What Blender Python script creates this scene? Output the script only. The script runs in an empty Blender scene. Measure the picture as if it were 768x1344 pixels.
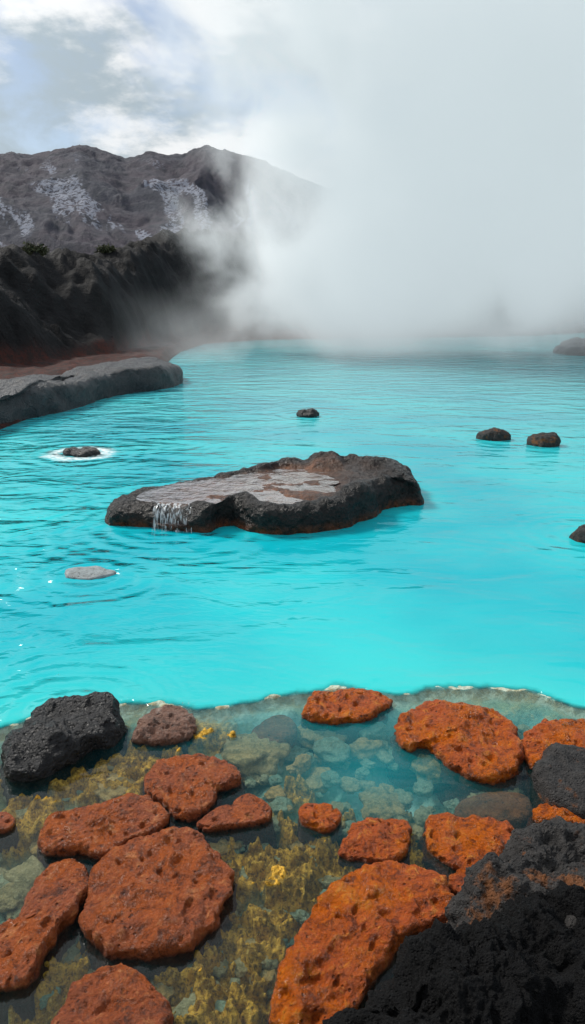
import bpy, bmesh, math, numpy as np
from mathutils import Vector
rad=math.radians
scene=bpy.context.scene
# ------------------------------------------------------------------ helpers
CAM_H=2.2; PITCH=rad(16.7); F=908.0
cp,sp=math.cos(PITCH),math.sin(PITCH)
def P(px,py,z=0.0):
    """image pixel cast through the camera: plan position of a point at height z"""
    x=(px-384)/F; y=(672-py)/F
    dz=-sp+y*cp; dy=cp+y*sp
    t=(z-CAM_H)/dz
    return (x*t,dy*t)
def elev_tan(px,py):
    x=(px-384)/F; y=(672-py)/F
    dz=-sp+y*cp; dy=cp+y*sp
    return math.atan2(x,dy), dz/math.hypot(dy,x)
def lin(r,g,b):
    f=lambda c:(c/255/12.92 if c/255<=0.04045 else ((c/255+0.055)/1.055)**2.4)
    return (f(r),f(g),f(b),1.0)
_r=np.random.RandomState(7)
PERM=_r.permutation(256); PERM=np.concatenate([PERM,PERM,PERM])
GR=_r.normal(size=(256,3)); GR/=np.linalg.norm(GR,axis=1)[:,None]
def perlin(p):
    p=np.asarray(p,dtype=np.float64)
    i=np.floor(p).astype(np.int64); f=p-i; i&=255
    u=f*f*f*(f*(f*6-15)+10)
    res=0
    for dx in (0,1):
        wx=u[:,0] if dx else 1-u[:,0]
        for dy in (0,1):
            wy=u[:,1] if dy else 1-u[:,1]
            for dz in (0,1):
                wz=u[:,2] if dz else 1-u[:,2]
                h=PERM[PERM[PERM[(i[:,0]+dx)&255]+((i[:,1]+dy)&255)]+((i[:,2]+dz)&255)]
                g=GR[h]
                res=res+wx*wy*wz*(g[:,0]*(f[:,0]-dx)+g[:,1]*(f[:,1]-dy)+g[:,2]*(f[:,2]-dz))
    return res*1.5
def fbm(p,o=4,gain=0.5):
    r=0;a=1.0;p=np.array(p,dtype=float)
    for k in range(o):
        r=r+a*perlin(p+k*17.3); p=p*2.03; a*=gain
    return r
def ridged(p,o=4,gain=0.5):
    r=0;a=1.0;p=np.array(p,dtype=float)
    for k in range(o):
        r=r+a*(1-2*np.abs(perlin(p+k*11.7))); p=p*2.07; a*=gain
    return r
def sst(a,b,x):
    t=np.clip((x-a)/(b-a),0,1); return t*t*(3-2*t)
def grid_mesh(name,V,nr,nc,mat,closed=False,attrs=None,cap=False):
    idx=np.arange(nr*nc).reshape(nr,nc)
    if closed: idx=np.concatenate([idx,idx[:,:1]],axis=1)
    a=idx[:-1,:-1].ravel();b=idx[:-1,1:].ravel();c=idx[1:,1:].ravel();d=idx[1:,:-1].ravel()
    Fc=np.stack([a,b,c,d],1)
    me=bpy.data.meshes.new(name)
    me.vertices.add(len(V)); me.vertices.foreach_set("co",np.asarray(V,dtype=np.float32).ravel())
    me.loops.add(Fc.size); me.loops.foreach_set("vertex_index",Fc.ravel().astype(np.int32))
    me.polygons.add(len(Fc)); me.polygons.foreach_set("loop_start",(np.arange(len(Fc))*4).astype(np.int32))
    me.polygons.foreach_set("loop_total",np.full(len(Fc),4,dtype=np.int32))
    me.update(calc_edges=True); me.validate()
    me.polygons.foreach_set("use_smooth",np.ones(len(me.polygons),dtype=bool))
    if attrs:
        for k,v in attrs.items():
            at=me.attributes.new(k,'FLOAT','POINT'); at.data.foreach_set("value",np.asarray(v,dtype=np.float32))
    ob=bpy.data.objects.new(name,me); scene.collection.objects.link(ob)
    if mat: me.materials.append(mat)
    return ob
def tri_mesh(name,V,Fs,mat,attrs=None,smooth=True):
    me=bpy.data.meshes.new(name); me.from_pydata([tuple(v) for v in V],[],[tuple(int(i) for i in f) for f in Fs]); me.update()
    if smooth: me.polygons.foreach_set("use_smooth",np.ones(len(me.polygons),dtype=bool))
    if attrs:
        for k,v in attrs.items():
            at=me.attributes.new(k,'FLOAT','POINT'); at.data.foreach_set("value",np.asarray(v,dtype=np.float32))
    ob=bpy.data.objects.new(name,me); scene.collection.objects.link(ob)
    if mat: me.materials.append(mat)
    return ob
class NT:
    def __init__(s,tree): s.t=tree; s.n=tree.nodes; s.l=tree.links
    def N(s,typ,props=None,**inp):
        n=s.n.new(typ)
        for k,v in (props or {}).items(): setattr(n,k,v)
        for k,v in inp.items():
            s.set(n.inputs[k.replace('_',' ')],v)
        return n
    def set(s,sock,v):
        if isinstance(v,bpy.types.NodeSocket): s.l.new(v,sock)
        elif isinstance(v,bpy.types.Node): s.l.new(v.outputs[0],sock)
        else: sock.default_value=v
    def M(s,op,a,b=0.0,c=None,clamp=False):
        n=s.n.new('ShaderNodeMath'); n.operation=op; n.use_clamp=clamp
        s.set(n.inputs[0],a); s.set(n.inputs[1],b)
        if c is not None: s.set(n.inputs[2],c)
        return n.outputs[0]
    def mix(s,f,a,b,blend='MIX'):
        n=s.n.new('ShaderNodeMix'); n.data_type='RGBA'; n.blend_type=blend
        s.set(n.inputs[0],f); s.set(n.inputs[6],a); s.set(n.inputs[7],b); return n.outputs[2]
    def ramp(s,f,a,b,c=0.0,d=1.0):
        n=s.n.new('ShaderNodeMapRange'); n.interpolation_type='SMOOTHSTEP'
        s.set(n.inputs[0],f); s.set(n.inputs[1],a); s.set(n.inputs[2],b); s.set(n.inputs[3],c); s.set(n.inputs[4],d); return n.outputs[0]
    def noise(s,vec,scale,detail=4,rough=0.55,dist=0.0):
        n=s.N('ShaderNodeTexNoise'); s.set(n.inputs['Vector'],vec); n.inputs['Scale'].default_value=scale
        n.inputs['Detail'].default_value=detail; n.inputs['Roughness'].default_value=rough; n.inputs['Distortion'].default_value=dist
        return n.outputs[0]
    def vor(s,vec,scale,feature='F1'):
        n=s.N('ShaderNodeTexVoronoi',{'feature':feature}); s.set(n.inputs['Vector'],vec); n.inputs['Scale'].default_value=scale
        return n.outputs[0]
    def pos(s): return s.N('ShaderNodeNewGeometry').outputs['Position']
    def bump(s,h,dist,strength=1.0,normal=None):
        n=s.N('ShaderNodeBump'); n.inputs['Strength'].default_value=strength; n.inputs['Distance'].default_value=dist
        s.set(n.inputs['Height'],h)
        if normal is not None: s.set(n.inputs['Normal'],normal)
        return n.outputs[0]
    def attr(s,name): return s.N('ShaderNodeAttribute',{'attribute_name':name}).outputs['Fac']
def newmat(name):
    m=bpy.data.materials.new(name); m.use_nodes=True; m.node_tree.nodes.clear()
    t=NT(m.node_tree); out=t.N('ShaderNodeOutputMaterial'); return m,t,out
def principled(t,out,**k):
    b=t.N('ShaderNodeBsdfPrincipled',None,**k); t.l.new(b.outputs[0],out.inputs['Surface']); return b
# ------------------------------------------------------------------ materials
def mat_orange(name,c1,c2,dark,seed=0.0,gloss=0.35,hi=(.5,.3,.12,1),wl=0.85):
    m,t,out=newmat(name)
    p=t.N('ShaderNodeVectorMath',{'operation':'ADD'}); t.set(p.inputs[0],t.pos()); p.inputs[1].default_value=(seed,seed*2,0); p=p.outputs[0]
    n1=t.noise(p,4,6,0.65); n2=t.noise(p,15,8,0.78,.5); n3=t.noise(p,80,5,0.75)
    v=t.vor(p,34); v2=t.vor(p,70); nb=t.noise(p,8,5,.6)
    col=t.mix(t.ramp(n1,0.38,0.62),c1,c2)
    col=t.mix(t.ramp(n2,0.50,0.64,0,0.85),col,dark)
    col=t.mix(t.ramp(n2,0.47,0.34,0,0.75),col,hi)
    pit=t.M('MULTIPLY',t.ramp(v,0.26,0.10),t.ramp(nb,.44,.60,.0,1))
    col=t.mix(t.M('MULTIPLY',pit,.75),col,tuple(x*0.3 for x in dark[:3])+(1,))
    col=t.mix(t.ramp(n3,0.54,0.66,0,0.5),col,tuple(x*0.6 for x in dark[:3])+(1,))
    col=t.mix(t.ramp(n3,0.42,0.30,0,0.5),col,hi)
    z=t.N('ShaderNodeSeparateXYZ'); t.set(z.inputs[0],t.pos())
    zz=t.M('ADD',z.outputs[2],t.M('MULTIPLY',t.M('SUBTRACT',n2,0.5),0.04))
    col=t.mix(t.ramp(zz,-0.005,0.026,wl,0),col,tuple(x*0.3 for x in dark[:3])+(1,))
    h=t.M('ADD',t.M('MULTIPLY',n2,-1.5),t.M('ADD',t.M('MULTIPLY',pit,-0.6),t.M('MULTIPLY',n3,-0.55)))
    h=t.M('ADD',h,t.M('MULTIPLY',v2,0.3))
    b=t.bump(h,0.035)
    principled(t,out,Base_Color=col,Roughness=t.ramp(n1,0.35,0.65,gloss-0.12,gloss+0.25),Normal=b)
    return m
def mat_lava(name,c1,c2,scale=1.0,rough=0.55,dist=0.03,rust=0.0,rustcol=(0.3,0.09,0.03,1),spec=.5):
    m,t,out=newmat(name); p=t.pos()
    n1=t.noise(p,2.2*scale,6,0.65); n2=t.noise(p,11*scale,6,0.7); v=t.vor(p,26*scale); n3=t.noise(p,60*scale,4,0.65)
    col=t.mix(t.ramp(n2,0.35,0.7),c1,c2)
    col=t.mix(t.ramp(n3,0.6,0.75,0,0.4),col,tuple(min(1,x*2.5) for x in c2[:3])+(1,))
    if rust>0: col=t.mix(t.M('MULTIPLY',t.ramp(n1,0.54,0.64),rust),col,rustcol)
    h=t.M('ADD',t.M('MULTIPLY',n2,1.2),t.M('ADD',t.M('MULTIPLY',t.ramp(v,0,0.5),0.5),t.M('MULTIPLY',n3,0.5)))
    b=t.bump(h,dist)
    pb=principled(t,out,Base_Color=col,Roughness=t.ramp(n3,0.3,0.7,rough-0.15,rough+0.2),Normal=b)
    pb.inputs['Specular IOR Level'].default_value=spec
    return m
RA_=(lin(192,98,42),lin(162,76,28),lin(80,36,16)); RO_=(lin(216,108,12),lin(192,84,8),lin(98,38,8))
M_red=mat_orange('rust_rock_red',*RA_,0,0.32,lin(224,146,88))
M_org=mat_orange('rust_rock_orange',*RO_,3,0.27,lin(242,158,52))
M_sunk=mat_orange('rust_rock_sunken',lin(176,112,60),lin(150,92,44),lin(92,60,30),3,0.5,lin(200,150,90),0.0)
M_pale=mat_orange('rust_rock_pale',lin(160,122,104),lin(128,86,66),lin(70,50,40),5,0.4,lin(190,168,156))
M_white=mat_orange('sinter_stone',lin(190,200,202),lin(168,178,180),lin(128,132,130),6,0.4,lin(218,224,226),0.0)
M_black=mat_lava('lava_black',(0.006,0.006,0.007,1),(0.018,0.018,0.020,1),1.6,0.42,0.03)
M_blackfg=mat_lava('lava_black_porous',(0.0025,0.0025,0.003,1),(0.008,0.008,0.0085,1),3.6,0.7,0.022,spec=.16)
M_gray=mat_lava('lava_gray',(0.016,0.015,0.015,1),(0.06,0.055,0.052,1),3.0,0.6,0.025,0.7,(0.25,0.08,0.012,1),.4)
M_bar=mat_lava('basalt_grey',(0.012,0.015,0.019,1),(0.034,0.039,0.046,1),0.9,0.38,0.06)
def mat_center():
    m,t,out=newmat('boulder_rock'); p=t.pos()
    n1=t.noise(p,2.5,6,0.65); n2=t.noise(p,9,6,0.7); n3=t.noise(p,40,4,0.65); v=t.vor(p,18)
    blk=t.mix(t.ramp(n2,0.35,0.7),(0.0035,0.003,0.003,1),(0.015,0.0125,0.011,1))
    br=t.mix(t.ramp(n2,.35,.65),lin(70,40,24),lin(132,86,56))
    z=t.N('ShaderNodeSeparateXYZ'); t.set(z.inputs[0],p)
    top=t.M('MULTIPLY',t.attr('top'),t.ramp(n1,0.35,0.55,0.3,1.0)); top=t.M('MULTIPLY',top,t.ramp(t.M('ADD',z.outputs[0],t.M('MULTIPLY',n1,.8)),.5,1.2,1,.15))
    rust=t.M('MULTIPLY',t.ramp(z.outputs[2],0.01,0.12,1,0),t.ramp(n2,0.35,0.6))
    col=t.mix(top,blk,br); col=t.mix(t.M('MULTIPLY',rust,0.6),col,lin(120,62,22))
    h=t.M('ADD',n2,t.M('ADD',t.M('MULTIPLY',v,0.4),t.M('MULTIPLY',n3,0.4)))
    pb=principled(t,out,Base_Color=col,Roughness=t.ramp(n3,0.3,0.7,0.2,0.5),Normal=t.bump(h,0.06)); pb.inputs['Specular IOR Level'].default_value=.35
    return m
M_center=mat_center()
# ------------------------------------------------------------------ layout curves
def polar(pts): 
    a=sorted((math.atan2(x,y),math.hypot(x,y)) for x,y in pts); return np.array([q[0] for q in a]),np.array([q[1] for q in a])
shore=[P(*q) for q in [(-700,1100),(-400,800),(-100,612),(0,566),(100,532),(180,506),(212,486),(238,462),(270,452),(330,447),(450,445),(600,443),(700,441),(768,437),(860,441),(1000,470),(1300,560),(1600,800)]]
SA,SR=polar(shore)
edge=[P(*q) for q in [(-500,1010),(-100,985),(0,958),(80,930),(160,925),(200,928),(260,935),(300,930),(350,916),(400,908),(450,903),(512,911),(560,905),(620,904),(690,906),(768,927),(860,950),(1100,980)]]
edge.sort(); EX=np.array([e[0] for e in edge]); EY=np.array([e[1] for e in edge])
bank=[(-1.9,21),(-0.9,21),(elev_tan(0,478)[0],23.5),(elev_tan(150,460)[0],29),(elev_tan(230,450)[0],39),(elev_tan(300,440)[0],50),(elev_tan(500,440)[0],60),(elev_tan(700,440)[0],66),(elev_tan(800,440)[0],60),(0.9,45),(1.9,40)]
BA=np.array([b[0] for b in bank]);BR=np.array([b[1] for b in bank])
tops=[elev_tan(*q) for q in [(-300,350),(0,326),(60,332),(120,324),(190,308),(250,304),(320,308),(500,330),(700,330),(800,310),(1000,300)]]
TA=np.array([q[0] for q in tops]);TT=np.array([q[1] for q in tops])
# ------------------------------------------------------------------ ground sheet
r=np.exp(np.concatenate([np.linspace(math.log(0.45),math.log(1.2),24,endpoint=False),np.linspace(math.log(1.2),math.log(4.8),430,endpoint=False),np.linspace(math.log(4.8),math.log(110),330,endpoint=False),np.linspace(math.log(110),math.log(900),40)]))
nr,nc=len(r),780
th=np.linspace(-1,1,nc); th=np.sign(th)*(0.62*np.abs(th)+1.1*np.abs(th)**3)
Rg,Tg=np.meshgrid(r,th,indexing='ij'); Rg=Rg.ravel();Tg=Tg.ravel()
X=Rg*np.sin(Tg);Y=Rg*np.cos(Tg)
Q=np.stack([X,Y,0*X],1)
Rs=np.interp(Tg,SA,SR); Rb=np.interp(Tg,BA,BR); Rs=Rs*(1+0.02*fbm(Q*0.35,3)); Rb=np.maximum(Rb*(1+0.06*fbm(Q*0.12+5,3)),Rs+1.5)
eY=np.interp(X,EX,EY)+0.06*fbm(Q*2.2,5,.6)
sd=eY-Y
near=Rg<12
def blob(px,py,rx,ry,z=-0.08):
    c=P(px,py,z); return np.exp(-(((X-c[0])/rx)**2+((Y-c[1])/ry)**2))
n_big=fbm(Q*2.0+3,4); n_sm=fbm(Q*9+9,4); n_md=fbm(Q*4.5+13,4)
alg=np.zeros_like(X)
for b in [(335,1150,.30,.22),(290,1255,.26,.26),(420,1110,.26,.2),(60,1300,.16,.16),(90,1030,.50,.18),(390,1190,.16,.2),(30,1080,.2,.2),(260,970,.35,.16),(540,1120,.2,.14),(300,1330,.26,.2),(250,1290,.2,.16),(180,1010,.25,.18),(600,1130,.2,.2),(400,1040,.12,.1)]:
    alg=np.maximum(alg,blob(*b))
alg=np.clip(sst(0.38,0.54,alg+0.32*n_sm+0.42*n_md),0,1)
basin=np.maximum(blob(490,1015,.36,.28),0.75*blob(440,960,.8,.2)); basin=np.clip(basin+0.15*n_big*(basin>0.1),0,1)
pale=sst(0.25,0.75,basin)
lump=np.clip(.5+1.4*fbm(Q*11+2,4,.55),0,1); lump2=perlin(Q*42+8)
rel=fbm(Q*5+21,5,.6)
zs=-0.055-0.10*sst(0.12,0.4,sd)+0.035*n_big+0.035*rel-0.14*pale*sst(0,0.2,sd)+alg*(0.05+0.07*lump+0.018*lump2)*(1-0.8*pale)
rimh=sst(.30,.08,sd)
zs=zs*(1-rimh)+(-0.035+0.012*n_sm)*rimh
zs=np.minimum(zs,-0.008+0.030*alg*lump)
zdeep=-0.035-1.6*sst(0.12,0.5,-sd)
zp=np.where(sd>0,zs,zdeep)+np.exp(-(sd/.04)**2)*np.clip(.034+.022*fbm(Q*6+50,3),0,.052)
d=Rg-Rs
noi=fbm(Q*0.25,5); noi2=fbm(Q*1.3,5)
tt=np.interp(Tg,TA,TT); SP=0.42; Hb=CAM_H+Rb*(1+SP)*tt
u=np.clip((Rg-Rb)/(Rb*SP),0,1)
zl=0.05+0.30*sst(0,4,d)+0.10*noi2*sst(0,1.5,d)
rise=1-(1-u)**2.3
hum=np.abs(fbm(Q*0.17+31,3,.45)); hum2=np.abs(fbm(Q*0.6+3,3,.5))
env=sst(0,0.10,u)*(1-0.6*sst(0.6,1,u))
zb=zl+(Hb-0.8)*rise-1.6*hum*env-0.55*hum2*env+0.7*env+0.14*noi2*env
zb=np.where(Rg>Rb*(1+SP), zb-0.05*(Rg-Rb*(1+SP)), zb); zb=np.maximum(zb,-3)
w=sst(-0.8,0.3,d)
Z=zp*(1-w)+zb*w
vb=sst(1.05,0.6,Rg); Z=Z*(1-vb)+0.12*vb
m,t,out=newmat('ground_material'); p=t.pos()
A=t.attr('algae');PL=t.attr('pale');RM=t.attr('rim');SH=t.attr('land');BK=t.attr('bank')
n1=t.noise(p,3.0,6,0.65);n2=t.noise(p,14,6,0.7);n3=t.noise(p,60,4,0.65);nb=t.noise(p,0.5,8,0.7)
bed=t.mix(t.ramp(n1,0.35,0.65),lin(122,176,166),lin(158,178,140))
bed=t.mix(t.ramp(n2,0.50,0.64,0,0.6),bed,lin(212,204,152)); bed=t.mix(t.ramp(n2,0.44,0.34,0,0.75),bed,lin(78,106,92))
algc=t.mix(t.ramp(n2,0.38,0.60),lin(152,112,28),lin(232,180,66)); algc=t.mix(t.ramp(n3,0.50,0.62,0,.75),algc,lin(84,62,18)); algc=t.mix(t.ramp(n3,0.44,0.34,0,.6),algc,lin(244,208,110))
palec=t.mix(t.ramp(n2,0.45,0.65,0,0.7),lin(200,250,242),lin(140,222,208))
col=t.mix(PL,bed,palec); col=t.mix(t.M('MULTIPLY',A,t.M('SUBTRACT',1.0,t.M('MULTIPLY',PL,.8))),col,algc)
rc=t.mix(t.ramp(n2,.4,.6),lin(214,224,204),lin(168,156,122)); col=t.mix(t.M('MULTIPLY',RM,0.85),col,rc)
redc=t.mix(t.ramp(n1,0.35,0.65),lin(78,34,24),lin(40,25,22)); redc=t.mix(t.ramp(n2,0.50,0.62),redc,lin(30,28,29))
bkc=t.mix(t.ramp(nb,0.35,0.7),(0.004,0.004,0.005,1),(0.016,0.0155,0.017,1)); bkc=t.mix(t.ramp(n1,0.6,0.75,0,.4),bkc,(0.036,0.034,0.033,1))
col=t.mix(SH,col,redc); col=t.mix(BK,col,bkc)
h1=t.bump(t.M('ADD',n2,t.M('MULTIPLY',n3,0.4)),0.03)
h2=t.bump(t.M('ADD',nb,t.M('MULTIPLY',n1,0.35)),0.8,0.9,h1)
bn=t.N('ShaderNodeMix',{'data_type':'VECTOR'}); t.set(bn.inputs[0],BK); t.set(bn.inputs[4],h1); t.set(bn.inputs[5],h2)
pb=principled(t,out,Base_Color=col,Roughness=0.8,Normal=bn.outputs[1]); pb.inputs['Specular IOR Level'].default_value=.2
rim=sst(.14,.03,sd)*(near)
grid_mesh('ground',np.stack([X,Y,Z],1),nr,nc,m,attrs={'algae':alg*(sd>0.05),'pale':pale,'rim':rim,'land':sst(-0.3,0.1,d),'bank':np.maximum(sst(0.0,0.06,u+0.03*noi),sst(.05,.2,Tg)*sst(-.3,.1,d))})
# ------------------------------------------------------------------ mountain
nr2,nc2=280,900
r2=np.linspace(85,330,nr2); th2=np.linspace(-1.3,1.3,nc2)
R2,T2=np.meshgrid(r2,th2,indexing='ij');R2=R2.ravel();T2=T2.ravel()
X2=R2*np.sin(T2);Y2=R2*np.cos(T2);Q2=np.stack([X2,Y2,0*X2],1)
ms=[elev_tan(*q) for q in [(-500,240),(-200,220),(-60,215),(0,208),(50,202),(105,190),(135,198),(165,208),(200,201),(235,209),(268,195),(310,206),(345,214),(420,245),(520,270),(600,265),(660,235),(720,215),(768,210),(900,205),(1200,240)]]
MA=np.array([q[0] for q in ms]);MT=np.array([q[1] for q in ms])
ridge=np.interp(T2,MA,MT); PK=200
s=np.clip((R2-88)/(PK-88),0,1); back=sst(PK,330,R2)
H=CAM_H+PK*ridge
wrp=fbm(Q2*0.025,4)
det=fbm(Q2*0.10,6,0.55)
gul=ridged(np.stack([T2*8+.75*wrp+s*0.9,s*1.6,0*X2],1),5,0.55)
Z2=-2+(H+2)*(0.45*s+0.55*sst(0,1,s))*(1-0.7*back)+ (2.8*gul-2.6)*np.sin(np.pi*np.clip(s,0,1)*.92)+ 0.9*det*s*(1-0.3*sst(0.85,1,s)) +0.4*fbm(Q2*0.5,4)*s
m,t,out=newmat('mountain_rock'); p=t.pos()
n1=t.noise(p,0.05,8,0.7);n2=t.noise(p,0.35,8,0.75);n3=t.noise(p,1.3,6,0.7)
col=t.mix(t.ramp(n1,0.4,0.6),lin(66,68,80),lin(80,74,84)); col=t.mix(t.ramp(n2,0.45,0.65,0,0.7),col,lin(50,55,64))  # bluish distance haze painted into the rock colours
st=t.M('MULTIPLY',t.attr('streak'),t.ramp(n3,.42,.56,.0,1))
col=t.mix(t.ramp(st,0.10,0.6,0,0.75),col,lin(160,166,182))
principled(t,out,Base_Color=col,Roughness=0.9,Normal=t.bump(t.M('ADD',n2,t.M('MULTIPLY',n3,0.4)),1.4))
stk=ridged(np.stack([T2*21+.8*wrp+s*2.2+.12*det,s*1.3,0*X2],1),4,0.55)
pt=sst(-.25,.10,fbm(Q2*0.04+7,3))
stk=sst(1.28,1.62,stk)*sst(0.02,0.12,s)*sst(0.90,0.6,s)*pt
grid_mesh('mountain',np.stack([X2,Y2,Z2],1),nr2,nc2,m,attrs={'streak':stk})
# ------------------------------------------------------------------ rocks
def catmull(pts,n):
    pts=np.array(pts);k=len(pts)
    tt=np.linspace(0,k,n,endpoint=False)
    i=np.floor(tt).astype(int);f=(tt-i)[:,None]
    p0,p1,p2,p3=pts[(i-1)%k],pts[i%k],pts[(i+1)%k],pts[(i+2)%k]
    return 0.5*((2*p1)+(-p0+p2)*f+(2*p0-5*p1+4*p2-p3)*f*f+(-p0+3*p1-3*p2+p3)*f**3)
def rock(name,outline,h,mat,depth=0.25,e=0.45,amp=0.02,freq=6,n=150,k=46,zfun=None,flare=0.08,rid=0.0,lowamp=0.0,tilt=(0,0),center=None,seed=0,topamp=1.0,wob=0.0,pit=0.0):
    o=catmull(outline,n); c=np.array(center) if center is not None else o.mean(0)
    if wob>0:
        q3=np.stack([o[:,0],o[:,1],0*o[:,0]+seed],1); o=c+(o-c)*(1+wob*fbm(q3*9,4,.6))[:,None]
    ph=np.linspace(np.pi/2,0,400); S=np.cos(ph)**e; Zp=h*np.sin(ph)**e
    S=np.concatenate([S,[1+flare,1+flare*1.5]]);Zp=np.concatenate([Zp,[-depth*0.5,-depth]])
    sz=np.mean(np.linalg.norm(o-c,axis=1))
    L=np.concatenate([[0],np.cumsum(np.hypot(np.diff(S)*sz,np.diff(Zp)))])
    q=np.linspace(0,L[-1],k); S=np.interp(q,L,S);Zp=np.interp(q,L,Zp); S[0]=0.002
    XY=c+S[:,None,None]*(o-c)[None]
    ZZ=np.repeat(Zp[:,None],n,1)
    V=np.concatenate([XY,ZZ[...,None]],2).reshape(-1,3); Sf=np.repeat(S,n)
    if zfun is not None: V[:,2]=zfun(V[:,0],V[:,1],V[:,2],Sf)
    topw=np.clip(V[:,2]/max(h,1e-3),0,1)
    V[:,2]+=topw*(lowamp*fbm(V*freq*0.35+seed,3)+tilt[0]*(V[:,0]-c[0])+tilt[1]*(V[:,1]-c[1]))
    G=V.reshape(k,n,3)
    du=np.roll(G,-1,1)-np.roll(G,1,1); dv=np.gradient(G,axis=0)
    nn=np.cross(du,dv); nn/=np.linalg.norm(nn,axis=2)[...,None]+1e-9
    nn=nn.reshape(-1,3)
    if np.mean(nn[:n*3,2])<0: nn=-nn
    nn[:n*2]=(0,0,1)
    dsp=amp*fbm(V*freq+seed*3.1,5,0.55)
    if rid>0: dsp=dsp+rid*(ridged(V*freq*0.6+seed*2.3,4,0.55)-0.9)
    if pit>0: dsp=dsp-pit*sst(.28,.55,perlin(V*24+seed))
    dsp=dsp*(1-(1-topamp)*sst(.85,.65,Sf))
    V=V+nn*dsp[:,None]
    return grid_mesh(name,V,k,n,mat,closed=True,attrs={'top':sst(0.84,0.66,Sf)})
def PX(l,z): return [P(a,b,z) for a,b in l]
foot=[
 ('A',[(108,1190),(120,1145),(150,1115),(190,1100),(225,1090),(260,1092),(275,1110),(300,1135),(305,1165),(285,1200),(260,1230),(235,1243),(150,1247),(118,1225)],.065,M_red),
 ('B',[(54,1105),(62,1080),(90,1065),(130,1055),(165,1048),(195,1048),(222,1072),(205,1088),(170,1100),(135,1120),(112,1114),(75,1118)],.05,M_red),
 ('C',[(188,1022),(205,1000),(230,988),(265,990),(300,998),(318,1020),(300,1030),(285,1035),(275,1055),(255,1070),(232,1068),(215,1050),(195,1040)],.05,M_red),
 ('D',[(258,1080),(275,1068),(300,1055),(325,1042),(345,1050),(357,1068),(345,1077),(310,1083),(275,1087)],.035,M_red),
 ('E',[(-25,1225),(5,1225),(25,1205),(35,1175),(55,1148),(85,1130),(108,1135),(115,1160),(100,1195),(80,1215),(62,1240),(50,1270),(25,1290),(-25,1297)],.05,M_red),
 ('F',[(70,1345),(85,1315),(110,1285),(145,1265),(175,1268),(205,1290),(222,1325),(215,1360),(150,1385),(75,1380)],.06,M_red),
 ('G',[(358,1320),(365,1275),(385,1230),(415,1185),(455,1150),(500,1130),(545,1132),(585,1155),(600,1180),(585,1205),(540,1225),(500,1265),(475,1310),(440,1335),(400,1360),(365,1355)],.065,M_org),
 ('H',[(400,928),(410,914),(440,906),(485,906),(512,916),(500,930),(480,941),(440,944),(405,940)],.05,M_org),
 ('I',[(520,960),(525,940),(545,926),(590,922),(640,930),(670,945),(685,975),(680,1005),(655,1018),(620,1015),(585,995),(560,975),(535,978)],.07,M_org),
 ('J',[(683,975),(700,955),(730,945),(790,945),(820,980),(800,1020),(740,1010),(705,1005),(690,990)],.07,M_org),
 ('L',[(555,1085),(570,1068),(620,1070),(670,1078),(680,1100),(655,1130),(620,1140),(590,1130),(565,1110)],.045,M_org),
 ('M',[(448,1112),(465,1085),(500,1075),(535,1080),(537,1105),(520,1125),(480,1127),(455,1122)],.035,M_org),
 ('N',[(392,1065),(405,1055),(430,1056),(448,1070),(430,1088),(400,1080)],.035,M_org),
 ('P',[(175,965),(190,940),(215,928),(250,935),(258,955),(240,968),(200,972)],.05,M_pale),
 ('T',[(697,1068),(715,1055),(790,1060),(800,1085),(730,1082)],.04,M_org),
 ('R',[(-30,1075),(5,1066),(20,1075),(8,1088),(-30,1092)],.03,M_red),
 ('V',[(588,1155),(600,1140),(640,1135),(650,1150),(620,1170),(595,1170)],.03,M_org),
]
for i,(nm,pts,h,mt) in enumerate(foot):
    sm=nm in 'NDRV'
    rock('rust_stone',PX(pts,h*0.6),h,mt,depth=0.22,e=0.34,amp=0.006 if sm else .011,freq=12,lowamp=0.015 if sm else .035,rid=0.003 if sm else .010,seed=i+1,n=260,k=84,wob=.05,pit=.012)
for i,pts in enumerate([[(330,965),(345,945),(370,938),(390,948),(385,968),(355,978)],[(600,1055),(640,1040),(690,1045),(695,1070),(650,1080),(605,1075)]]):
    ob=rock('sunken_stone',PX(pts,-0.03),0.05,M_sunk,depth=0.2,e=0.5,amp=0.01,freq=8,lowamp=0.02,seed=30+i,n=120,k=40,wob=.04); ob.location.z=-0.06
rock('black_rock',PX([(3,990),(10,972),(40,950),(60,935),(100,928),(145,930),(157,955),(140,968),(90,992),(40,1012),(12,1013)],.05),.15,M_black,e=.5,amp=.012,freq=6,lowamp=.07,rid=.035,seed=4,tilt=(0.05,0.12),n=220,k=70)
rock('black_rock',PX([(703,1015),(712,992),(740,985),(790,1000),(810,1040),(790,1070),(740,1062),(715,1043)],.05),.12,M_gray,e=.5,amp=.015,freq=7,lowamp=.04,rid=.015,seed=5)
rock('lava_boulder',PX([(600,1205),(598,1170),(625,1140),(665,1110),(700,1088),(740,1080),(800,1085),(900,1110),(930,1250),(760,1290),(640,1260)],.22),.30,M_gray,depth=.3,e=.5,amp=.04,freq=9,lowamp=.05,rid=.02,seed=8,n=320,k=120)
rock('lava_outcrop',PX([(395,1352),(430,1312),(475,1303),(515,1260),(560,1233),(600,1218),(650,1192),(700,1162),(768,1150),(900,1135),(1100,1200),(1100,1600),(800,1900),(450,1800),(370,1500)],.34),.40,M_blackfg,depth=.5,e=.5,amp=.045,freq=9,lowamp=.06,rid=.03,seed=9,n=560,k=280,flare=.1)
rock('basalt_ledge',[P(-120,530,.45),P(-30,512,.45),P(60,497,.45),P(140,482,.4),P(200,474,.35),P(228,480,.3),P(238,498,0),P(225,508,0),P(150,520,0),P(110,533,0),P(60,545,0),P(0,560,0),P(-120,600,0)],.56,M_bar,depth=.6,e=.42,amp=.09,freq=.9,lowamp=.12,rid=.05,seed=3,n=300,k=90)
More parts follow.
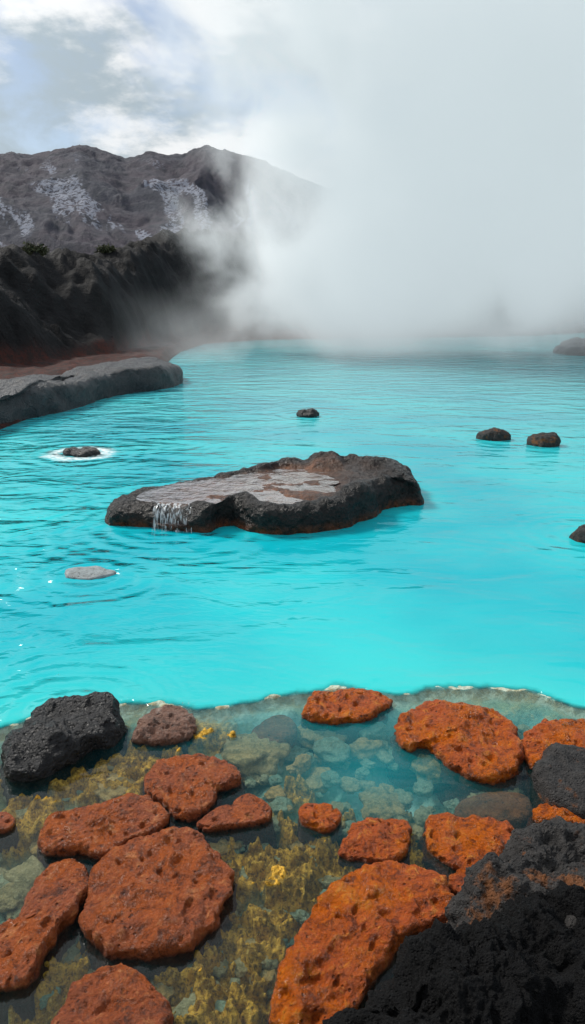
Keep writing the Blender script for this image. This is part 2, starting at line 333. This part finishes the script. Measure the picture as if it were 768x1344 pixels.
def small(name,px,py,wpx,h,mat,seed,asp=0.75,e=0.6,amp=.03):
    c=P(px,py,h*0.3); dist=c[1]; w=wpx/2/F*(dist*cp+ (CAM_H)*sp)
    rs=np.random.RandomState(seed)
    pts=[(c[0]+w*(1+.16*rs.normal())*math.cos(a),c[1]+w*asp*(1+.16*rs.normal())*math.sin(a)) for a in np.linspace(0,2*np.pi,9,endpoint=False)]
    rock(name,pts,h,mat,e=e,amp=amp,freq=5,lowamp=h*.35,rid=amp*.6,seed=seed,n=90,k=36); return c
small('pool_rock',403,543,32,.15,M_black,41,.75,.9); small('pool_rock',106,594,46,.10,M_black,42,.75,.8)
small('pool_rock',648,573,38,.14,M_gray,43,.75,.8); small('pool_rock',714,580,42,.17,M_gray,44,.7)
small('pool_rock',775,702,46,.16,M_gray,45); small('pool_rock',116,752,66,.02,M_white,46,.6,.5,.015)
small('shore_rock',118,470,16,.3,M_bar,47)
rock('shore_ledge',[P(728,463),P(740,457),P(760,454),P(800,452),P(900,455),P(900,475),P(800,469),P(760,467)],.45,M_black,depth=.6,e=.6,amp=.15,freq=.7,lowamp=.25,rid=.12,seed=13,n=160,k=50)
# ------------------------------------------------------------------ flat boulder with its pool and cascade
emp=bpy.data.objects.new('flat_boulder',None); scene.collection.objects.link(emp)
co=[P(146,690,0),P(143,668,.1),P(168,640,.25),P(200,630,.27),P(250,623,.27),P(340,606,.3),P(375,600,.3),P(415,600,.3),P(470,597,.3),P(522,600,.3),P(546,618,.3),P(552,645,.15),P(535,662,0),P(505,668,0),P(470,688,0),P(420,697,0),P(350,702,0),P(305,690,0),P(262,699,0),P(205,694,0)]
ccx,ccy=np.mean([c[0] for c in co]),np.mean([c[1] for c in co])
kn=P(430,602,.33)
def zf(x,y,z,s):
    q=np.stack([x,y,0*x],1)
    right=sst(0.35,0.9,x)
    lx=sst(-1.55,-0.5,x)
    topz=0.25+0.03*right+0.03*lx
    base=np.where(z>0,z/0.36*(topz+0.06*sst(.66,.85,s)*(0.25+0.75*lx)),z)
    inner=sst(.9,.72,s)
    base=base-0.055*inner*(1-.8*right)*(z>0)
    kb=np.exp(-(((x-kn[0])/.20)**4+((y-kn[1])/.22)**4))
    base=base+0.15*kb*(z>0)+0.09*np.maximum(0,fbm(q*3+2,3))*right*(z>0)
    fr=P(460,645,.3); base=base+0.10*np.exp(-(((x-fr[0])/.38)**2+((y-fr[1])/.14)**2))*(z>0)
    no=P(228,668,.2); base=base-0.08*np.exp(-(((x-no[0])/.2)**2+((y-no[1])/.3)**2))*(z>.1)
    return base
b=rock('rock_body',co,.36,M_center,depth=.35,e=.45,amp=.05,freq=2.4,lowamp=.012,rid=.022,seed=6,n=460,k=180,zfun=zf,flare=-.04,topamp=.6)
b.parent=emp
m,t,out=newmat('shallow_film'); p=t.pos()
nrm=t.bump(t.noise(p,5,4,.6),0.035)
fr=t.N('ShaderNodeFresnel',None,IOR=1.33,Normal=nrm)
mx=t.N('ShaderNodeMixShader'); t.set(mx.inputs[0],t.M('MULTIPLY',fr,.6)); t.set(mx.inputs[1],t.N('ShaderNodeBsdfTransparent',None,Color=(.92,.86,.80,1))); t.set(mx.inputs[2],t.N('ShaderNodeBsdfGlossy',None,Color=(.85,.82,.8,1),Roughness=.10,Normal=nrm))
t.l.new(mx.outputs[0],out.inputs[0]); M_film=m
o=catmull(co,80); cc=np.array([ccx,ccy])
V=np.vstack([[ccx,ccy,.232]]+[np.append(cc+.83*(q-cc),.232) for q in o])
f=tri_mesh('rock_pool',V,[(0,1+i,1+(i+1)%80) for i in range(80)],M_film); f.parent=emp
m,t,out=newmat('falling_water')
tc=t.N('ShaderNodeTexCoord').outputs['Object']
mp=t.N('ShaderNodeMapping'); t.set(mp.inputs[0],tc); mp.inputs['Scale'].default_value=(48,20,2.5)
nn=t.noise(mp.outputs[0],1.0,3)
a=t.ramp(nn,.45,.66,0.02,.7)
mx=t.N('ShaderNodeMixShader'); t.set(mx.inputs[0],a); t.set(mx.inputs[1],t.N('ShaderNodeBsdfTransparent')); t.set(mx.inputs[2],t.N('ShaderNodeBsdfPrincipled',None,Base_Color=(.7,.75,.78,1),Roughness=.15,Normal=t.bump(nn,.01)))
t.l.new(mx.outputs[0],out.inputs[0]); M_fall=m
l0=np.array(P(202,693,0));l1=np.array(P(254,695,0)); nu,nv=60,24; V=[]
for j in range(nv):
    v=j/(nv-1)
    for i in range(nu):
        u_=i/(nu-1); q=l0+(l1-l0)*u_
        zz=.235*(1-v**1.5); yo=.16-.26*v**.45+.012*math.sin(u_*37)+.01*math.sin(u_*91+v*3)
        V.append((q[0],q[1]+yo,zz))
f=grid_mesh('cascade',np.array(V),nv,nu,M_fall); f.parent=emp
# ------------------------------------------------------------------ stones lying on the bed
rs=np.random.RandomState(11)
bm=bmesh.new(); bmesh.ops.create_icosphere(bm,subdivisions=4,radius=1); IV=np.array([v.co[:] for v in bm.verts]); IF=np.array([[v.index for v in f.verts] for f in bm.faces]); bm.free()
VV=[];FF=[];RA=[];off=0
big=[(332,992,38),(436,990,28),(480,985,20),(490,965,22),(565,1010,26),(600,1010,26),(420,965,24),(300,1010,22),(650,1045,28),(500,1060,26),(40,1160,28),(20,1180,22),(150,1040,26),(240,1270,20),(700,930,30),(640,930,22),(395,1005,14),(250,1330,22),(290,1110,18),(540,1160,20)]
items=[(a,b,c,1) for a,b,c in big]+[(rs.uniform(-150,900),rs.uniform(935,1330),rs.uniform(4,15),0) for _ in range(900)]
for a,b_,wp,bigf in items:
    zc=-0.09 if bigf else -0.10
    c=P(a,b_,zc); ye=np.interp(c[0],EX,EY)
    if c[1]>ye-0.08: continue
    w=wp/F*(c[1]*cp+CAM_H*sp)
    q=np.sign(IV)*np.abs(IV)**.8
    q=q*np.array([w*rs.uniform(.75,1.3),w*rs.uniform(.75,1.2),min(.07,w*rs.uniform(.35,.6))])
    q=q*(1+.45*perlin(IV*1.3+rs.uniform(0,90))[:,None]+.16*perlin(IV*4+rs.uniform(0,90))[:,None]+.07*perlin(IV*10+5)[:,None])
    an=rs.uniform(0,6.28);q=np.stack([q[:,0]*math.cos(an)-q[:,1]*math.sin(an),q[:,0]*math.sin(an)+q[:,1]*math.cos(an),q[:,2]],1)
    q+=np.array([c[0],c[1],zc+(0.01 if bigf else rs.uniform(-.02,.02))]); q[:,2]=np.minimum(q[:,2],-.015)
    VV.append(q);FF.append(IF+off);off+=len(q);RA.append(np.full(len(q),rs.uniform()))
m,t,out=newmat('bed_stone'); p=t.pos(); n2=t.noise(p,26,6,.75); n3=t.noise(p,90,3,.6); ra=t.attr('rnd')
col=t.mix(ra,lin(140,180,160),lin(216,176,100)); col=t.mix(t.ramp(n2,.44,.62,0,.7),col,lin(112,112,74)); col=t.mix(t.ramp(n3,.55,.7,0,.5),col,lin(224,220,176))
principled(t,out,Base_Color=col,Roughness=.7,Normal=t.bump(t.M('ADD',n2,t.M('MULTIPLY',n3,.4)),.04))
VA=np.vstack(VV);FA=np.vstack(FF)
me=bpy.data.meshes.new('bed_stones'); me.vertices.add(len(VA)); me.vertices.foreach_set('co',VA.astype(np.float32).ravel()); me.loops.add(FA.size); me.loops.foreach_set('vertex_index',FA.ravel().astype(np.int32)); me.polygons.add(len(FA)); me.polygons.foreach_set('loop_start',(np.arange(len(FA))*3).astype(np.int32)); me.polygons.foreach_set('loop_total',np.full(len(FA),3,dtype=np.int32)); me.update(calc_edges=True); me.polygons.foreach_set('use_smooth',np.ones(len(FA),dtype=bool))
at=me.attributes.new('rnd','FLOAT','POINT'); at.data.foreach_set('value',np.concatenate(RA).astype(np.float32)); me.materials.append(m)
scene.collection.objects.link(bpy.data.objects.new('bed_stones',me))
# ------------------------------------------------------------------ shrubs on the bank
m,t,out=newmat('shrub_leaf'); rn=t.attr('rnd')
principled(t,out,Base_Color=t.mix(rn,lin(44,48,30),lin(80,82,52)),Roughness=.8)
def shrub(px,py,r0,wid,hei):
    th_,tn=elev_tan(px,py); R0=r0; cx,cy=R0*math.sin(th_),R0*math.cos(th_)
    k=np.argmin((X-cx)**2+(Y-cy)**2); cz=Z[k]
    V=[];Fs=[];ra=[]
    cl=[(rs.normal()*wid*.35,rs.normal()*wid*.3,abs(rs.normal())*hei*.35) for _ in range(22)]
    for i in range(1500):
        k=cl[rs.randint(22)]; c=np.array([cx+k[0],cy+k[1],cz+k[2]])+rs.normal(size=3)*wid*.09
        a=rs.normal(size=3)*.07; b2=rs.normal(size=3)*.07
        n0=len(V);V+= [c,c+a,c+b2]; Fs.append((n0,n0+1,n0+2)); v=rs.uniform(); ra+=[v]*3
    tri_mesh('shrub',V,Fs,m,attrs={'rnd':ra},smooth=False)
shrub(42,328,33,.7,.4); shrub(140,318,40,.8,.4)
# ------------------------------------------------------------------ water
nr3,nc3=620,620
r=np.exp(np.linspace(math.log(0.7),math.log(110),nr3)); th=np.linspace(-1,1,nc3); th=0.62*th+0.75*th**3
R3,T3=np.meshgrid(r,th,indexing='ij');R3=R3.ravel();T3=T3.ravel();X3=R3*np.sin(T3);Y3=R3*np.cos(T3);Q3=np.stack([X3,Y3,0*X3],1)
sd3=np.interp(X3,EX,EY)+0.06*fbm(Q3*2.2,5,.6)-Y3
milk=sst(0.03,-0.06,sd3)
shal=np.exp(-np.maximum(0,-sd3)/0.6)*(sd3<0)
c=P(490,1010); bas=np.exp(-(((X3-c[0])/.4)**2+((Y3-c[1])/.3)**2))
c=P(500,950); bas=np.maximum(bas,.8*np.exp(-(((X3-c[0])/1.3)**2+((Y3-c[1])/.25)**2)))
m,t,out=newmat('water_material'); p=t.pos()
mk=t.attr('milk')
mp=t.N('ShaderNodeMapping'); t.set(mp.inputs[0],p); mp.inputs['Scale'].default_value=(.75,1.5,1); mp.inputs['Rotation'].default_value=(0,0,rad(18))
w1=t.noise(mp.outputs[0],1.1,3,.5,.6); w2=t.noise(mp.outputs[0],4.5,3,.5,.4); w3=t.noise(p,16,2,.5)
hh=t.M('ADD',t.M('MULTIPLY',w1,1.9),t.M('ADD',t.M('MULTIPLY',w2,.34),t.M('MULTIPLY',w3,.03)))
rings=[(P(230,690),2.4,28),(P(106,594),2.2,22),(P(403,545),1.6,24),(P(660,575),2.0,24),(P(714,580),1.6,24),(P(770,702),1.6,34),(P(360,660),4.5,17),(P(90,935),1.4,38),(P(116,752),1.4,30)]
for (cx,cy),rg,fq in rings:
    d_=t.N('ShaderNodeVectorMath',{'operation':'DISTANCE'}); t.set(d_.inputs[0],p); d_.inputs[1].default_value=(cx,cy,0)
    dd=t.M('ADD',d_.outputs['Value'],t.M('MULTIPLY',w1,.35))
    a=t.M('MULTIPLY',t.M('SINE',t.M('MULTIPLY',dd,fq)),t.ramp(dd,0.2,rg,.14,0))
    hh=t.M('ADD',hh,a)
fd=t.N('ShaderNodeVectorMath',{'operation':'DISTANCE'}); t.set(fd.inputs[0],p); fd.inputs[1].default_value=P(106,595)+(0,)
fdd=t.M('ADD',fd.outputs['Value'],t.M('MULTIPLY',t.M('SUBTRACT',w2,.5),.35))
foam=t.M('MULTIPLY',t.ramp(fdd,.24,.34),t.ramp(fdd,.62,.42)); foam=t.M('MULTIPLY',foam,t.ramp(w3,.35,.6,.35,.9))
sx=t.N('ShaderNodeSeparateXYZ'); t.set(sx.inputs[0],p)
amp_=t.ramp(t.M('SUBTRACT',sx.outputs[0],t.M('MULTIPLY',sx.outputs[1],-.12)),-2.4,2.0,1.4,.5)
amp_=t.M('MULTIPLY',amp_,t.ramp(mk,0,1,.22,1))
hh=t.M('MULTIPLY',hh,amp_)
nrm=t.bump(hh,.06)
fr=t.N('ShaderNodeFresnel',None,IOR=1.33,Normal=nrm)
lg=t.noise(p,.35,3,.5)
tq=t.mix(t.ramp(lg,.35,.65),lin(4,166,182),lin(34,192,198))
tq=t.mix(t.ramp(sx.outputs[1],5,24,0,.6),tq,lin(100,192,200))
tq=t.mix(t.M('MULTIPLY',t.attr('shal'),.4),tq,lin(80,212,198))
tq=t.mix(foam,tq,(.85,.9,.9,1))
dif=t.N('ShaderNodeBsdfDiffuse',None,Color=tq)
tr=t.N('ShaderNodeBsdfTransparent',None,Color=(.92,.98,.97,1))
body=t.N('ShaderNodeMixShader'); t.set(body.inputs[0],t.M('MAXIMUM',mk,t.M('MULTIPLY_ADD',t.attr('basin'),.24,.015))); t.set(body.inputs[1],tr); t.set(body.inputs[2],dif)
mx=t.N('ShaderNodeMixShader'); t.set(mx.inputs[0],fr); t.set(mx.inputs[1],body); t.set(mx.inputs[2],t.N('ShaderNodeBsdfGlossy',None,Roughness=.10,Normal=nrm))
t.l.new(mx.outputs[0],out.inputs[0])
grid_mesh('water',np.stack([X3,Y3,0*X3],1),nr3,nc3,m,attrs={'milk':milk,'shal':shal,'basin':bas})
# ------------------------------------------------------------------ steam
m,t,out=newmat('steam_volume')
p=t.N('ShaderNodeTexCoord').outputs['Object']
sx=t.N('ShaderNodeSeparateXYZ'); t.set(sx.inputs[0],p); x_,y_,z_=sx.outputs
cx=t.M('MULTIPLY_ADD',z_,.36,4.9); rx=t.M('MULTIPLY_ADD',z_,.54,8.0); ry=t.M('MULTIPLY_ADD',z_,.15,4.8)
ax=t.M('DIVIDE',t.M('SUBTRACT',x_,cx),rx); ay=t.M('DIVIDE',t.M('SUBTRACT',y_,32.0),ry)
q=t.M('SUBTRACT',1.0,t.M('ADD',t.M('POWER',t.M('ABSOLUTE',ax),2.0),t.M('POWER',t.M('ABSOLUTE',ay),2.0)))
nz=t.noise(p,.19,5,.62,.8)
sh=t.M('ADD',q,t.M('MULTIPLY',t.M('SUBTRACT',nz,.5),3.1))
dn=t.ramp(sh,-.10,1.25,0,1)
dn=t.M('MULTIPLY',dn,t.ramp(z_,0.0,2.6,.16,1)); dn=t.M('MULTIPLY',dn,t.ramp(z_,5,17,1,.32))
dn=t.M('MULTIPLY',dn,t.ramp(q,-.7,.0,0,1))
mist=t.M('MULTIPLY',t.ramp(z_,0.1,3.2,1,0),t.ramp(nz,.45,.62,0,.08))
mist=t.M('MULTIPLY',mist,t.ramp(x_,-11,-2,0,1))
dn=t.M('MAXIMUM',dn,mist)
DS=1.0
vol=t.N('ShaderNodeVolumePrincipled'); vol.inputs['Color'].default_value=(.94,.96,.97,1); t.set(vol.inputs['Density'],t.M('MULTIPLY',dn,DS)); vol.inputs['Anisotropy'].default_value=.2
t.set(vol.inputs['Emission Strength'],t.M('MULTIPLY',dn,DS*.38)); vol.inputs['Emission Color'].default_value=(.80,.92,.96,1)  # steam given its own glow in place of multiply scattered light
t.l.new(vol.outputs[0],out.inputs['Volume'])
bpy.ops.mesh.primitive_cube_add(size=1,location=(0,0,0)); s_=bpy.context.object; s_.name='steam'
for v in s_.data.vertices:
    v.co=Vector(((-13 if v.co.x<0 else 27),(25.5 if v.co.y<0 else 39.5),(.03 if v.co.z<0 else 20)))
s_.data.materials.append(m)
# ------------------------------------------------------------------ light, sky, camera
EL,AZ=rad(42),rad(-52)
sv=Vector((math.sin(AZ)*math.cos(EL),math.cos(AZ)*math.cos(EL),math.sin(EL)))
sl=bpy.data.lights.new('sun','SUN'); sl.energy=3.3; sl.angle=rad(12); sl.color=(1,.95,.87)
so=bpy.data.objects.new('sun',sl); so.rotation_euler=sv.to_track_quat('Z','Y').to_euler(); scene.collection.objects.link(so)
wd=bpy.data.worlds.new("World"); scene.world=wd; wd.use_nodes=True; wd.node_tree.nodes.clear(); t=NT(wd.node_tree)
out=t.N('ShaderNodeOutputWorld')
sky=t.N('ShaderNodeTexSky'); sky.sky_type='NISHITA'; sky.sun_disc=False; sky.sun_elevation=EL; sky.sun_rotation=AZ%(2*math.pi)
bg=t.N('ShaderNodeBackground',None,Color=sky.outputs[0],Strength=.11)
g=t.N('ShaderNodeTexCoord').outputs['Generated']
sx=t.N('ShaderNodeSeparateXYZ'); t.set(sx.inputs[0],g)
den=t.M('ADD',t.M('MAXIMUM',sx.outputs[2],0.0),.22)
cv=t.N('ShaderNodeCombineXYZ'); t.set(cv.inputs[0],t.M('DIVIDE',sx.outputs[0],den)); t.set(cv.inputs[1],t.M('DIVIDE',sx.outputs[1],den)); cv.inputs[2].default_value=1.7
n1=t.noise(cv.outputs[0],1.3,8,.58,.3); n2=t.noise(cv.outputs[0],1.9,8,.6)
msk=t.ramp(n1,.40,.54,.12,1)
dt=t.N('ShaderNodeVectorMath',{'operation':'DOT_PRODUCT'}); t.set(dt.inputs[0],g); dt.inputs[1].default_value=sv
glow=t.ramp(dt.outputs['Value'],.70,1.0,0,1)
cc_=t.mix(t.ramp(t.M('ADD',n2,t.M('MULTIPLY',glow,.2)),.43,.57),(.46,.55,.61,1),(.97,.99,1.0,1))
cs=t.M('MULTIPLY_ADD',glow,.4,.95)
bc=t.N('ShaderNodeBackground',None,Color=cc_,Strength=cs)
mx=t.N('ShaderNodeMixShader'); t.set(mx.inputs[0],msk); t.set(mx.inputs[1],bg); t.set(mx.inputs[2],bc)
t.l.new(mx.outputs[0],out.inputs[0])
cam=bpy.data.cameras.new('camera'); cam.sensor_fit='VERTICAL'; cam.sensor_height=24; cam.lens=F/1344*24; cam.clip_end=3000; cam.clip_start=.05
cob=bpy.data.objects.new('camera',cam); cob.location=(0,0,CAM_H); cob.rotation_euler=(math.pi/2-PITCH,0,0); scene.collection.objects.link(cob); scene.camera=cob
scene.view_settings.view_transform='Standard'; scene.view_settings.look='None'; scene.view_settings.exposure=0
